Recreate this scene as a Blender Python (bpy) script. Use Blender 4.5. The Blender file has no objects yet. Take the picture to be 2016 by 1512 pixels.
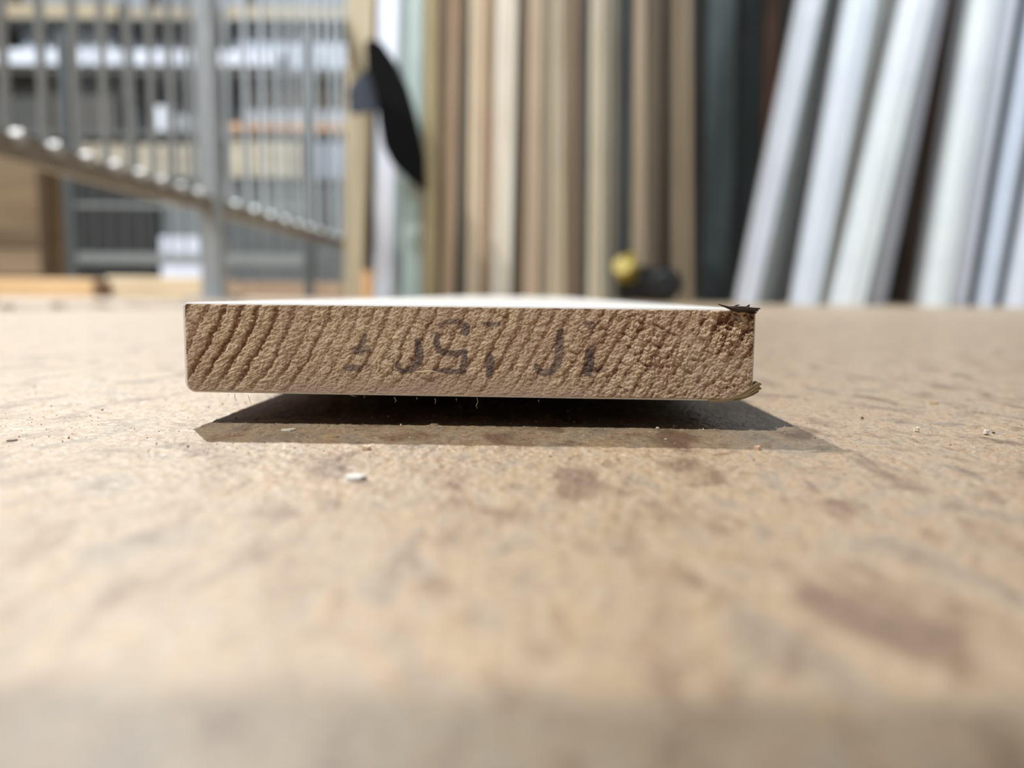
import bpy, bmesh, math, random
import numpy as np
from mathutils import Vector, Matrix

random.seed(7)
RNG = np.random.default_rng(7)
scene = bpy.context.scene
COL = scene.collection

# ------------------------------------------------------------------ camera
FPX, ROLL, VP, CAM_H = 1600.0, 0.0105, (1035.0, 581.0), 0.0165

def camera_axes():
    u, v = (VP[0] - 1008) / FPX, (756 - VP[1]) / FPX
    c, s = math.cos(ROLL), math.sin(ROLL)
    a, b = u * c - v * s, u * s + v * c
    y = np.array([a, b, 1.0]); y /= np.linalg.norm(y)
    t = math.atan(-b)
    z = np.array([0, math.cos(t), math.sin(t)])
    x = -np.cross(y, z)
    M = np.array([x, y, z])
    R0, U0, F0 = M[:, 0], M[:, 1], M[:, 2]
    return c * R0 + s * U0, -s * R0 + c * U0, F0

CR, CU, CF = camera_axes()
CO = np.array([0, 0, CAM_H])

def ray(x, y):
    return CF + (x - 1008) / FPX * CR + (756 - y) / FPX * CU

def on_depth(x, y, Y):
    """point of the vertical plane at depth Y that the photograph shows at pixel (x, y)"""
    d = ray(x, y)
    return CO + d * (Y / d[1])

def on_floor(x, y, Z=0.0):
    d = ray(x, y)
    return CO + d * ((Z - CO[2]) / d[2])

cam = bpy.data.cameras.new('camera')
cam_o = bpy.data.objects.new('camera', cam)
COL.objects.link(cam_o)
m = Matrix.Identity(4)
for i in range(3):
    m[i][0], m[i][1], m[i][2], m[i][3] = CR[i], CU[i], -CF[i], CO[i]
cam_o.matrix_world = m
cam.sensor_fit = 'HORIZONTAL'
cam.lens = 4.0
cam.sensor_width = 2016 / FPX * 4.0
cam.clip_start, cam.clip_end = 0.004, 60
cam.dof.use_dof = True
cam.dof.focus_distance = 0.0985
cam.dof.aperture_fstop = 2.15
scene.camera = cam_o

# ------------------------------------------------------------------ light
world = bpy.data.worlds.new('sky')
scene.world = world
world.use_nodes = True
bg = world.node_tree.nodes['Background']
bg.inputs[0].default_value = (0.93, 0.97, 1.0, 1)
bg.inputs[1].default_value = 0.09

def sun(name, to_light, strength, angle, color):
    l = bpy.data.lights.new(name, 'SUN')
    l.energy, l.angle, l.color = strength, math.radians(angle), color
    o = bpy.data.objects.new(name, l)
    COL.objects.link(o)
    o.rotation_euler = Vector(to_light).to_track_quat('Z', 'Y').to_euler()
    o.location = Vector(to_light) * 6
    return o

sun('sun', (-0.48, 0.80, 1.0), 2.7, 0.45, (1.0, 0.97, 0.92))                  # low sun from behind the board
sun('second_sun', (-0.48, -0.34, 1.0), 2.45, 0.07, (1.0, 0.97, 0.92))  # second source from the camera side, inferred from the two-tone shadow

def spot(name, loc, target, watts, cone, blend, radius, color):
    l = bpy.data.lights.new(name, 'SPOT')
    l.energy, l.spot_size, l.spot_blend = watts, math.radians(cone), blend
    l.shadow_soft_size, l.color = radius, color
    o = bpy.data.objects.new(name, l)
    COL.objects.link(o)
    o.location = loc
    o.rotation_euler = (Vector(loc) - Vector(target)).to_track_quat('Z', 'Y').to_euler()
    return o

FILL_LAMPS = [((-0.05, 0.45, 2.55), (0.15, 2.3, 0.30), 110, 74, (0.95, 0.98, 1.0)),
         ((1.15, 0.55, 2.55), (1.0, 2.4, 0.30), 185, 74, (0.84, 0.93, 1.0)),
         ((-1.55, 0.95, 2.75), (-1.6, 3.9, 0.45), 620, 84, (0.90, 0.955, 1.0))]
for L in FILL_LAMPS:
    spot('fill_light', L[0], L[1], L[2], L[3], 0.5, 0.12, L[4])  # spots added to brighten the background, no such lamps known

scene.view_settings.view_transform = 'Standard'
scene.view_settings.look = 'None'
scene.view_settings.gamma = 1
scene.view_settings.exposure = 0.0
scene.view_settings.use_curve_mapping = False

# ------------------------------------------------------------------ helpers
def lin(rgb, k=1.0):
    o = []
    for c in rgb:
        c = c / 255
        c = c / 12.92 if c <= 0.04045 else ((c + 0.055) / 1.055) ** 2.4
        o.append(min(c * k, 0.9))
    return (*o, 1)

def tag(o, label=None, cat=None, group=None, kind=None):
    if label: o['label'] = label
    if cat: o['category'] = cat
    if group: o['group'] = group
    if kind: o['kind'] = kind
    return o

def empty(name, loc=(0, 0, 0), parent=None):
    o = bpy.data.objects.new(name, None)
    o.empty_display_size = 0.02
    o.location = loc
    COL.objects.link(o)
    if parent: o.parent = parent
    return o

def link(name, me, mat, parent=None, loc=None, smooth=False):
    o = bpy.data.objects.new(name, me)
    COL.objects.link(o)
    if mat and not me.materials: me.materials.append(mat)
    if parent: o.parent = parent
    if loc is not None: o.location = loc
    if smooth: me.polygons.foreach_set('use_smooth', [True] * len(me.polygons))
    return o

def from_bm(name, bm, mat, parent=None, loc=None, smooth=False):
    me = bpy.data.meshes.new(name)
    bmesh.ops.recalc_face_normals(bm, faces=bm.faces)
    bm.to_mesh(me); bm.free()
    return link(name, me, mat, parent, loc, smooth)

def bm_box(bm, c, s, bev=0.0, rot=None):
    M = Matrix.Translation(c) @ (rot.to_4x4() if rot else Matrix.Identity(4)) @ Matrix.Diagonal((*s, 1))
    g = bmesh.ops.create_cube(bm, size=1, matrix=M)
    if bev:
        es = list({e for v in g['verts'] for e in v.link_edges})
        bmesh.ops.bevel(bm, geom=es, offset=bev, segments=2, profile=0.6, affect='EDGES')

def bm_cyl(bm, a, b, r0, r1=None, seg=14, cap=True):
    a, b = Vector(a), Vector(b)
    r1 = r0 if r1 is None else r1
    d = b - a
    M = Matrix.Translation((a + b) / 2) @ d.to_track_quat('Z', 'Y').to_matrix().to_4x4()
    bmesh.ops.create_cone(bm, cap_ends=cap, segments=seg, radius1=r0, radius2=r1, depth=d.length, matrix=M)

def bm_prism(bm, pts, off):
    """closed outline (3D points) pushed along the vector off"""
    off = Vector(off)
    a = [bm.verts.new(p) for p in pts]
    b = [bm.verts.new(Vector(p) + off) for p in pts]
    n = len(pts)
    bm.faces.new(a); bm.faces.new(b[::-1])
    for i in range(n):
        bm.faces.new((a[i], b[i], b[(i + 1) % n], a[(i + 1) % n]))

def bm_strand(bm, pts, rad, flat=1.0, seg=6):
    """tapered tube through points"""
    rings = []
    P = [Vector(p) for p in pts]
    for i, p in enumerate(P):
        d = (P[min(i + 1, len(P) - 1)] - P[max(i - 1, 0)]).normalized()
        side = d.cross(Vector((0, 1, 0)))
        side = side.normalized() if side.length > 1e-6 else Vector((1, 0, 0))
        up = d.cross(side).normalized()
        rings.append([bm.verts.new(p + rad[i] * (math.cos(k * 2 * math.pi / seg) * side + flat * math.sin(k * 2 * math.pi / seg) * up)) for k in range(seg)])
    for i in range(len(rings) - 1):
        for k in range(seg):
            bm.faces.new((rings[i][k], rings[i][(k + 1) % seg], rings[i + 1][(k + 1) % seg], rings[i + 1][k]))
    bm.faces.new(rings[0]); bm.faces.new(rings[-1][::-1])

def hash2(ix, iy, seed):
    h = (ix.astype(np.int64) * 374761393 + iy.astype(np.int64) * 668265263 + seed * 1442695041) & 0xffffffff
    h = ((h ^ (h >> 13)) * 1274126177) & 0xffffffff
    h = ((h ^ (h >> 16)) * 2246822519) & 0xffffffff
    return ((h ^ (h >> 15)) & 0xffffff) / float(0xffffff)

def vnoise(x, y, seed=0):
    ix, iy = np.floor(x), np.floor(y)
    fx, fy = x - ix, y - iy
    fx, fy = fx * fx * (3 - 2 * fx), fy * fy * (3 - 2 * fy)
    a, b = hash2(ix, iy, seed), hash2(ix + 1, iy, seed)
    c, d = hash2(ix, iy + 1, seed), hash2(ix + 1, iy + 1, seed)
    return (a + (b - a) * fx) * (1 - fy) + (c + (d - c) * fx) * fy - 0.5

def fbm(x, y, seed=0, octv=3, gain=0.5):
    s, a = 0, 1.0
    for i in range(octv):
        s = s + a * vnoise(x * 2 ** i, y * 2 ** i, seed + 17 * i)
        a *= gain
    return s

def sstep(a, b, x):
    t = np.clip((x - a) / (b - a), 0, 1)
    return t * t * (3 - 2 * t)

def grid_mesh(name, V, nr, nc):
    """V: (nr*nc,3) array, rows nr, columns nc"""
    me = bpy.data.meshes.new(name)
    idx = np.arange(nr * nc).reshape(nr, nc)
    q = np.stack([idx[:-1, :-1], idx[:-1, 1:], idx[1:, 1:], idx[1:, :-1]], -1).reshape(-1, 4)
    me.vertices.add(len(V)); me.vertices.foreach_set('co', V.astype(np.float32).ravel())
    me.loops.add(q.size); me.loops.foreach_set('vertex_index', q.astype(np.int32).ravel())
    me.polygons.add(len(q))
    me.polygons.foreach_set('loop_start', np.arange(0, q.size, 4, dtype=np.int32))
    me.polygons.foreach_set('loop_total', np.full(len(q), 4, dtype=np.int32))
    me.update(calc_edges=True)
    me.polygons.foreach_set('use_smooth', np.ones(len(q), dtype=bool))
    return me

def set_attr(me, name, arr):
    at = me.attributes.new(name, 'FLOAT', 'POINT')
    at.data.foreach_set('value', arr.astype(np.float32).ravel())

# ------------------------------------------------------------------ materials
class NT:
    def __init__(self, name):
        self.m = bpy.data.materials.new(name)
        self.m.use_nodes = True
        self.n, self.l = self.m.node_tree.nodes, self.m.node_tree.links
        self.b = self.n['Principled BSDF']
    def node(self, t, **k):
        n = self.n.new(t)
        for a, v in k.items(): setattr(n, a, v)
        return n
    def put(self, sock, v):
        if hasattr(v, 'is_output') or isinstance(v, bpy.types.NodeSocket): self.l.new(v, sock)
        else: sock.default_value = v
    def coord(self, scale=(1, 1, 1), rot=(0, 0, 0)):
        t = self.node('ShaderNodeTexCoord'); mp = self.node('ShaderNodeMapping')
        mp.inputs['Scale'].default_value = scale; mp.inputs['Rotation'].default_value = rot
        self.l.new(t.outputs['Object'], mp.inputs[0]); return mp.outputs[0]
    def noise(self, vec, scale, detail=3, rough=0.5, dist=0.0):
        n = self.node('ShaderNodeTexNoise')
        self.l.new(vec, n.inputs['Vector'])
        n.inputs['Scale'].default_value = scale; n.inputs['Detail'].default_value = detail
        n.inputs['Roughness'].default_value = rough; n.inputs['Distortion'].default_value = dist
        return n.outputs['Fac']
    def ramp(self, fac, stops):
        r = self.node('ShaderNodeValToRGB'); self.put(r.inputs[0], fac)
        e = r.color_ramp.elements
        while len(e) < len(stops): e.new(0.5)
        for el, (p, c) in zip(e, stops):
            el.position = p; el.color = c if len(c) == 4 else (*c, 1)
        return r.outputs[0]
    def mix(self, fac, a, b, mode='MIX'):
        x = self.node('ShaderNodeMix', data_type='RGBA', blend_type=mode)
        self.put(x.inputs[0], fac); self.put(x.inputs[6], a); self.put(x.inputs[7], b)
        return x.outputs[2]
    def math(self, op, a, b=0.0, clamp=False):
        x = self.node('ShaderNodeMath', operation=op, use_clamp=clamp)
        self.put(x.inputs[0], a); self.put(x.inputs[1], b)
        return x.outputs[0]
    def attr(self, name):
        a = self.node('ShaderNodeAttribute', attribute_name=name); return a.outputs['Fac']
    def bump(self, h, strength, dist):
        x = self.node('ShaderNodeBump'); x.inputs['Strength'].default_value = strength
        x.inputs['Distance'].default_value = dist
        self.l.new(h, x.inputs['Height']); self.l.new(x.outputs[0], self.b.inputs['Normal'])
    def done(self, col, rough=0.6, metal=0.0, spec=0.5):
        self.put(self.b.inputs['Base Color'], col); self.put(self.b.inputs['Roughness'], rough)
        self.b.inputs['Metallic'].default_value = metal
        self.b.inputs['Specular IOR Level'].default_value = spec
        return self.m

BW = (0, 0, 0, 1), (1, 1, 1, 1)
_mats = {}
def wood(rgb, long_axis='z', k=1.0):
    key = ('wood', rgb, long_axis, k)
    if key not in _mats:
        t = NT('timber')
        sc = {'z': (70, 70, 2.5), 'x': (2.5, 70, 70), 'y': (70, 2.5, 70)}[long_axis]
        f = t.noise(t.coord(sc), 1.0, 4, 0.6, 0.6)
        c = lin(rgb, k)
        dark = tuple(x * y for x, y in zip(c[:3], (0.66, 0.60, 0.52))) + (1,)
        lite = tuple(min(0.9, x * 1.16) for x in c[:3]) + (1,)
        col = t.ramp(f, [(0.28, dark), (0.5, c), (0.72, lite)])
        t.bump(f, 0.3, 0.002)
        _mats[key] = t.done(col, 0.62, 0, 0.3)
    return _mats[key]

def paint(rgb, rough=0.45, var=0.08, k=1.0, scale=14, spec=0.5):
    key = ('paint', rgb, rough, var, k, scale)
    if key not in _mats:
        t = NT('painted_surface')
        f = t.noise(t.coord(), scale, 3, 0.55)
        c = lin(rgb, k)
        a = tuple(x * (1 - var) for x in c[:3]) + (1,)
        b = tuple(min(0.9, x * (1 + var)) for x in c[:3]) + (1,)
        t.bump(t.noise(t.coord(), scale * 12, 2), 0.12, 0.0006)
        _mats[key] = t.done(t.ramp(f, [(0.35, a), (0.65, b)]), rough, 0, spec)
    return _mats[key]

def metal(rgb, rough=0.42, k=1.0, met=0.75):
    key = ('metal', rgb, rough, k, met)
    if key not in _mats:
        t = NT('galvanised_steel')
        f = t.noise(t.coord(), 45, 4, 0.6)
        c = lin(rgb, k)
        a = tuple(x * 0.82 for x in c[:3]) + (1,)
        t.bump(f, 0.1, 0.001)
        _mats[key] = t.done(t.ramp(f, [(0.3, a), (0.7, c)]), rough, met)
    return _mats[key]

# floor: dusty particle board
def floor_material():
    t = NT('dusty_particle_board')
    v = t.coord()
    vx = t.coord((1.0, 0.5, 1.0), (0, 0, 0.15))
    big = t.noise(vx, 155, 2, 0.5, 0.5)
    mid = t.noise(vx, 430, 2.5, 0.55, 0.6)
    fine = t.noise(v, 1500, 3, 0.65)
    grain = t.noise(v, 5200, 2, 0.6)
    col = lin((196, 178, 154))
    # dark, small resin spots
    vo = t.node('ShaderNodeTexVoronoi'); t.l.new(vx, vo.inputs['Vector']); vo.inputs['Scale'].default_value = 120
    spot_ = t.ramp(vo.outputs['Distance'], [(0.06, (1, 1, 1)), (0.22, (0, 0, 0))])
    gate = t.ramp(t.noise(v, 75, 1), [(0.52, (0, 0, 0)), (0.60, (1, 1, 1))])
    col = t.mix(t.math('MULTIPLY', t.math('MULTIPLY', spot_, gate), 0.75), col, lin((138, 98, 68)))
    # fine grain: dark pores and pale dust
    spk = t.noise(v, 750, 2, 0.6)
    col = t.mix(t.math('MULTIPLY', t.ramp(spk, [(0.30, (1, 1, 1)), (0.42, (0, 0, 0))]), 0.45), col, lin((120, 100, 82)))
    col = t.mix(t.math('MULTIPLY', t.ramp(fine, [(0.30, (1, 1, 1)), (0.47, (0, 0, 0))]), 0.6), col, lin((108, 88, 70)))
    col = t.mix(t.math('MULTIPLY', t.ramp(fine, [(0.52, (0, 0, 0)), (0.68, (1, 1, 1))]), 0.6), col, lin((230, 216, 194)))
    col = t.mix(t.math('MULTIPLY', t.ramp(grain, [(0.32, (1, 1, 1)), (0.46, (0, 0, 0))]), 0.6), col, lin((104, 84, 66)))
    col = t.mix(t.math('MULTIPLY', t.ramp(grain, [(0.56, (0, 0, 0)), (0.68, (1, 1, 1))]), 0.6), col, lin((238, 228, 210)))
    # strands and stains of the board under the dust, broad and narrow
    strand = t.ramp(big, [(0.33, (0.46, 0.33, 0.24)), (0.42, (0.84, 0.74, 0.62)), (0.49, (0.98, 0.95, 0.90)),
                          (0.55, (1.0, 0.87, 0.68)), (0.60, (0.93, 0.91, 0.89)), (0.68, (0.66, 0.63, 0.61))])
    flake = t.ramp(mid, [(0.30, (0.50, 0.38, 0.30)), (0.43, (0.92, 0.84, 0.74)), (0.55, (1.0, 0.98, 0.93)), (0.70, (0.70, 0.69, 0.69))])
    col = t.mix(0.85, col, strand, 'MULTIPLY')
    col = t.mix(0.75, col, flake, 'MULTIPLY')
    hs = t.node('ShaderNodeHueSaturation'); hs.inputs['Saturation'].default_value = 0.96; hs.inputs['Value'].default_value = 0.92
    t.l.new(col, hs.inputs['Color']); col = hs.outputs[0]
    t.bump(t.math('ADD', t.math('MULTIPLY', fine, 0.7), t.math('MULTIPLY', grain, 0.3)), 0.5, 0.0004)
    t.b.inputs['Coat Weight'].default_value = 0.4
    t.b.inputs['Coat Roughness'].default_value = 0.5
    return t.done(col, 0.47, 0, 1.0)

def end_grain_material():
    t = NT('sawn_end_grain')
    v = t.coord()
    n1 = t.noise(v, 900, 3, 0.6)
    n2 = t.noise(v, 3600, 2, 0.65)
    n3 = t.noise(v, 130, 2, 0.5)
    pale = t.ramp(n1, [(0.30, lin((186, 158, 128))), (0.50, lin((224, 200, 168))), (0.72, lin((242, 224, 198)))])
    pale = t.mix(t.ramp(n3, [(0.42, (0, 0, 0)), (0.62, (.7, .7, .7))]), pale, lin((206, 174, 152)))
    late = t.ramp(n1, [(0.32, lin((116, 76, 52))), (0.7, lin((172, 130, 96)))])
    col = t.mix(t.attr('late'), pale, late)
    col = t.mix(t.math('MULTIPLY', t.ramp(n2, [(0.28, (1, 1, 1)), (0.46, (0, 0, 0))]), 0.45), col, lin((136, 98, 70)))
    col = t.mix(t.math('MULTIPLY', t.ramp(n2, [(0.56, (0, 0, 0)), (0.72, (1, 1, 1))]), 0.35), col, lin((240, 218, 186)))
    hs = t.node('ShaderNodeHueSaturation'); hs.inputs['Saturation'].default_value = 0.92
    t.l.new(col, hs.inputs['Color']); col = hs.outputs[0]
    col = t.mix(t.attr('smear'), col, lin((190, 170, 152)))
    col = t.mix(t.attr('ink'), col, lin((58, 53, 70)))
    return t.done(col, 0.8, 0, 0.2)

M_FLOOR = floor_material()
M_END = end_grain_material()
M_PRIMER = paint((246, 246, 246), 0.5, 0.02, 1.0, 300)
M_DARK_SPLINTER = wood((58, 42, 32), 'x')
M_CURL = wood((146, 126, 96), 'x')
M_FIBRE = paint((190, 172, 148), 0.7, 0.1, 1.0, 900)

# ------------------------------------------------------------------ floor
def graded(lo, hi, step, far_lo, far_hi, g):
    c = list(np.arange(lo, hi, step))
    s, x = step, c[-1]
    while x < far_hi:
        s = min(s * g, 0.3); x += s; c.append(x)
    s, x = step, c[0]
    pre = []
    while x > far_lo:
        s = min(s * g, 0.3); x -= s; pre.append(x)
    return np.array(pre[::-1] + c)

gx = graded(-0.098, 0.098, 0.00016, -4.2, 4.2, 1.06)
gy = graded(0.066, 0.160, 0.00034, -2.6, 6.2, 1.05)
X, Y = np.meshgrid(gx, gy)
fade = np.exp(-np.maximum(0, np.abs(X) - 0.098) / 0.03) * np.exp(-np.maximum(0, Y - 0.160) / 0.06) * np.exp(-np.maximum(0, 0.066 - Y) / 0.01)
mx, my = X * 1000, Y * 1000
h = 0.055 * fbm(mx / 2.2, my / 1.6, 3, 2) + 0.105 * fbm(mx / 0.55, my / 0.70, 11, 2, 0.6)
h += 0.45 * np.maximum(0, vnoise(mx / 0.5, my / 0.7, 31) - 0.33)                                  # loose grit
h -= 0.35 * np.maximum(0, vnoise(mx / 2.6 + my / 9, my / 0.9, 41) - 0.36)                           # scratches
Z = h * fade / 1000
floor_me = grid_mesh('floor', np.stack([X, Y, Z], -1).reshape(-1, 3), len(gy), len(gx))
floor_o = tag(link('floor', floor_me, M_FLOOR), 'dusty beige particle board floor seen at ground level', None, None, 'structure')

# ------------------------------------------------------------------ building shell
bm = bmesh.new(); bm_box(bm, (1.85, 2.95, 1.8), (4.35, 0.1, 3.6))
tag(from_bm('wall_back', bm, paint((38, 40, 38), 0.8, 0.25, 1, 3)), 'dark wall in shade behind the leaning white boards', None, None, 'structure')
bm = bmesh.new(); bm_box(bm, (-2.2, 5.6, 1.8), (4.2, 0.1, 3.6))
tag(from_bm('wall_left', bm, paint((96, 98, 98), 0.8, 0.2, 1, 3)), 'grey wall far behind the lumber rack', None, None, 'structure')
# unseen beam added to cast the shade across the nearest strip of floor
bh = 2.5
by = 0.0335 - 0.34 * (bh + 0.2)
beam = bmesh.new()
bm_box(beam, (0, by - 0.12, bh + 0.10), (6.4, 0.24, 0.20), 0.004)
for sx in (-3.1, 3.1):
    bm_box(beam, (sx, by - 0.12, bh / 2), (0.16, 0.16, bh), 0.004)
tag(from_bm('shade_beam', beam, wood((150, 128, 100), 'x')), 'unseen timber beam on two posts, added to shade the near floor', None, None, 'structure')

# ------------------------------------------------------------------ the board
YF = 0.1
BL_LEN = 0.52
def face_px(x, y):
    p = on_depth(x, y, YF); return p[0] * 1000, p[2] * 1000       # millimetres
# straight edges of the end, measured on the photograph
XL, XR = -42.35, 28.15
def z_top(x): return 15.2 - 0.0016 * (x + 42)
def z_bot(x): return 4.02 - 0.0042 * (x + 42)
RAD = dict(tl=0.55, tr=0.75, bl=1.35, br=2.3)
HT = 11.2
def shear(x, z):
    """level cross-section -> the measured, slightly sloping one"""
    return z_bot(x) + z / HT * (z_top(x) - z_bot(x))
def level_outline(inset=0.0, n=8):
    pts = []
    xl, xr = XL + inset * 1.7, XR - inset
    for key, cx, top, a0 in (('bl', xl, False, math.pi), ('br', xr, False, 1.5 * math.pi), ('tr', xr, True, 0), ('tl', xl, True, 0.5 * math.pi)):
        r = max(0.2, RAD[key] - inset)
        ccx = cx + r if key in ('bl', 'tl') else cx - r
        ccz = (HT - inset - r) if top else (inset + r)
        for i in range(n + 1):
            a = a0 + i / n * math.pi / 2
            pts.append((ccx + r * math.cos(a), ccz + r * math.sin(a)))
    return pts
def outline(inset=0.0, n=8):
    """rounded outline of the board's cross-section, counter-clockwise from the bottom left, mm"""
    return [(x, shear(x, z)) for x, z in level_outline(inset, n)]

board = tag(empty('trim_board', (0, 0, 0)), 'white primed wooden board lying end-on with rough sawn stamped end', 'board')
O0, O1 = outline(0.0), outline(0.20)
bm = bmesh.new()
rings = []
for pts, y in ((O1, YF + 0.00002), (O0, YF + 0.00022), (O0, YF + BL_LEN), (O1, YF + BL_LEN + 0.0002)):
    rings.append([bm.verts.new((x / 1000, y, z / 1000)) for x, z in pts])
n = len(O0)
for a, b in zip(rings[:-1], rings[1:]):
    for i in range(n):
        bm.faces.new((a[i], a[(i + 1) % n], b[(i + 1) % n], b[i]))
bm.faces.new(rings[-1])
pb = from_bm('primed_body', bm, M_PRIMER, board)
pb.data.materials.append(wood((120, 92, 66), 'y'))
for p_ in pb.data.polygons:                                  # underside made brown to cut bounced light in the shadow below
    if p_.normal.z < -0.9: p_.material_index = 1
pb['label'] = 'smooth white primed faces'

# end grain: a dense sheet of real relief
NR, NC = 230, 1240
tt = np.linspace(0, 1, NR)
poly = np.array(level_outline(0.19, 24))
def extent(z0):
    """left/right ends of the rounded outline at relative height z0"""
    xs = []
    P = np.vstack([poly, poly[:1]])
    for (xa, za), (xb, zb) in zip(P[:-1], P[1:]):
        if (za - z0) * (zb - z0) <= 0 and abs(zb - za) > 1e-9:
            xs.append(xa + (xb - xa) * (z0 - za) / (zb - za))
    return min(xs), max(xs)
zlo, zhi = poly[:, 1].min() + 0.004, poly[:, 1].max() - 0.004
A = np.zeros((NR, NC)); B = np.zeros((NR, NC))
ss = np.linspace(0, 1, NC)
for i, t_ in enumerate(tt):
    zi = zlo + (zhi - zlo) * t_
    xl, xr = extent(zi)
    A[i] = xl + (xr - xl) * ss
    B[i] = shear(A[i], zi)
trel = np.clip((B - 3.9) / 11.3, 0, 1)

PXMM = 16.0                                         # one mm is about 16 pixels of the photograph
a0 = A - XL
bend = (8.4 * trel - 2.2 * trel ** 2)
wob = 0.55 * fbm(a0 / 5.5, B / 4.0, 5, 2) + 0.25 * vnoise(a0 / 1.3, B / 1.6, 6) + 0.42 * vnoise(a0 / 0.34, B / 0.26, 7) + 0.2 * vnoise(a0 / 0.15, B / 0.12, 8)
ph = a0 - bend + wob + 3.0
# growth-ring spacing: wide at the left, tighter towards the middle
s_ring = np.where(ph < 14, ph / 2.25, 14 / 2.25 + (ph - 14) / 1.85)
fr = s_ring - np.floor(s_ring)
ring_id = np.floor(s_ring)
ring_amp = 0.55 + 0.9 * hash2(ring_id, ring_id * 0 + 3, 9)
zone_left = 1 - sstep(9, 19, a0)
zone_right = sstep(42, 58, a0)
flat_low = sstep(0.30, 0.02, trel) * (1 - 0.6 * zone_right)             # crushed, smoother band near the bottom
ridge = sstep(0.0, 0.16, fr) * (1 - sstep(0.60, 1.0, fr))                # steep near side, slow far side
late = (1 - ridge) * np.clip(ring_amp, 0, 1.2) * (0.95 * zone_left + 0.72 * (1 - zone_left))
u_ = a0 * 0.9 + B * 0.45
w_ = -a0 * 0.45 + B * 0.9
rays = vnoise(u_ / 0.75, w_ / 0.13, 21) + 0.6 * vnoise(u_ / 0.4, w_ / 0.075, 22)
gran = fbm(a0 / 0.30, B / 0.30, 25, 2, 0.7)
coarse = np.abs(vnoise(u_ / 0.44, w_ / 0.40, 27)) + 0.8 * np.abs(vnoise((u_ + w_) / 0.30, (u_ - w_) / 0.30, 28))
pits = np.maximum(0, vnoise((u_ * .8 + w_ * .6) / 0.55, (w_ * .8 - u_ * .6) / 0.6, 29) - 0.14)
corner = sstep(63, 66.5, a0 - 0.5 * (1 - trel) * 4) * sstep(0.42, 0.62, trel)                        # torn corner, upper right
hgt = ridge * (0.17 * zone_left + 0.075 * (1 - zone_left)) * np.clip(ring_amp, 0.4, 1.3)
hgt += 0.075 * rays * (0.4 + 0.6 * ridge) * (0.65 + 0.5 * zone_left)
hgt += 0.085 * gran + 0.05 * vnoise(a0 / 0.13, B / 0.13, 26)
hgt += (0.24 * zone_right + 0.06) * coarse * (0.5 + fbm(a0 / 3.2, B / 3.2, 51, 2)) * 1.3
hgt -= (0.55 * zone_right + 0.18) * pits
hgt += corner * (0.42 * coarse - 0.75 * np.maximum(0, fbm((u_ + .5 * w_) / 1.5, (w_ - .5 * u_) / 1.2, 61, 3, 0.6) - 0.02))
hgt = hgt * (1 - 0.6 * flat_low) + 0.05 * flat_low * vnoise(a0 / 0.5, B / 0.14, 71)
# fade to the paint rim
rim = np.minimum.reduce([A - A[:, :1], A[:, -1:] - A, (B - B[0:1]), (B[-1:] - B)])
rimf = sstep(0.0, 0.14, rim)
hgt = hgt * rimf + 0.02 * (1 - rimf)

# stamped lettering, broken and smudged
INK = [
 # strokes: list of (x, y, half width) in photograph pixels, strength
 ([(719, 660, 4), (713, 678, 7), (707, 690, 9)], 0.75), ([(700, 690, 7), (722, 688, 7)], 0.7),
 ([(680, 724, 4), (692, 725, 6), (704, 724, 6)], 0.85), ([(706, 724, 4), (730, 719, 4)], 0.4),
 ([(821, 671, 5), (826, 690, 8), (824, 712, 8), (812, 727, 6), (798, 731, 5), (787, 728, 5), (783, 716, 4)], 0.95),
 ([(916, 653, 8), (917, 644, 8)], 0.95), ([(914, 642, 6), (902, 634, 5), (888, 632, 4), (873, 636, 4), (865, 642, 4)], 0.7),
 ([(861, 660, 5), (859, 675, 6), (865, 689, 6), (880, 695, 6), (897, 697, 6), (915, 692, 5)], 0.9),
 ([(915, 692, 5), (914, 712, 6), (911, 731, 6)], 0.95), ([(857, 728, 3.5), (885, 731, 5), (912, 731, 5)], 0.95),
 ([(951, 636, 3), (965, 639, 5), (980, 638, 4)], 0.85), ([(966, 642, 4), (968, 646, 3)], 0.7),
 ([(965, 699, 4), (966, 712, 8), (964, 725, 8), (962, 737, 5)], 0.95), ([(970, 710, 6), (990, 714, 4)], 0.35),
 ([(1103, 652, 5), (1102, 672, 8), (1101, 695, 8), (1098, 713, 8), (1088, 730, 7), (1072, 735, 6), (1058, 729, 5), (1055, 718, 4)], 0.85),
 ([(1154, 637, 6), (1163, 641, 8)], 0.65), ([(1165, 655, 4), (1164, 668, 3)], 0.3), ([(1168, 676, 3), (1166, 690, 5)], 0.6),
 ([(1161, 695, 9), (1160, 715, 10), (1157, 733, 8)], 0.95), ([(1166, 728, 6), (1184, 727, 5)], 0.6),
]
ink = np.zeros_like(A)
for pts, k in INK:
    q = [(*face_px(x, y), (w + 0.8) / PXMM) for x, y, w in pts]
    for (x0, y0, w0), (x1, y1, w1) in zip(q[:-1], q[1:]):
        dx, dy = x1 - x0, y1 - y0
        t_ = np.clip(((A - x0) * dx + (B - y0) * dy) / (dx * dx + dy * dy), 0, 1)
        d = np.hypot(A - x0 - t_ * dx, B - y0 - t_ * dy) - (w0 + (w1 - w0) * t_)
        d = d + 0.16 * vnoise(a0 / 0.22, B / 0.22, 81)
        ink = np.maximum(ink, k * sstep(0.10, -0.10, d))
ink *= np.clip(0.80 + 0.9 * gran + 1.6 * (hgt - 0.12), 0.8, 1.0) * 0.86
smear = np.clip(flat_low * 0.75 + 0.45 * (1 - rimf) + 0.35 * sstep(0.9, 1.0, trel), 0, 0.85)
smear *= np.clip(0.75 + 1.2 * fbm(a0 / 4, B / 1.2, 91, 2), 0.2, 1)
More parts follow.
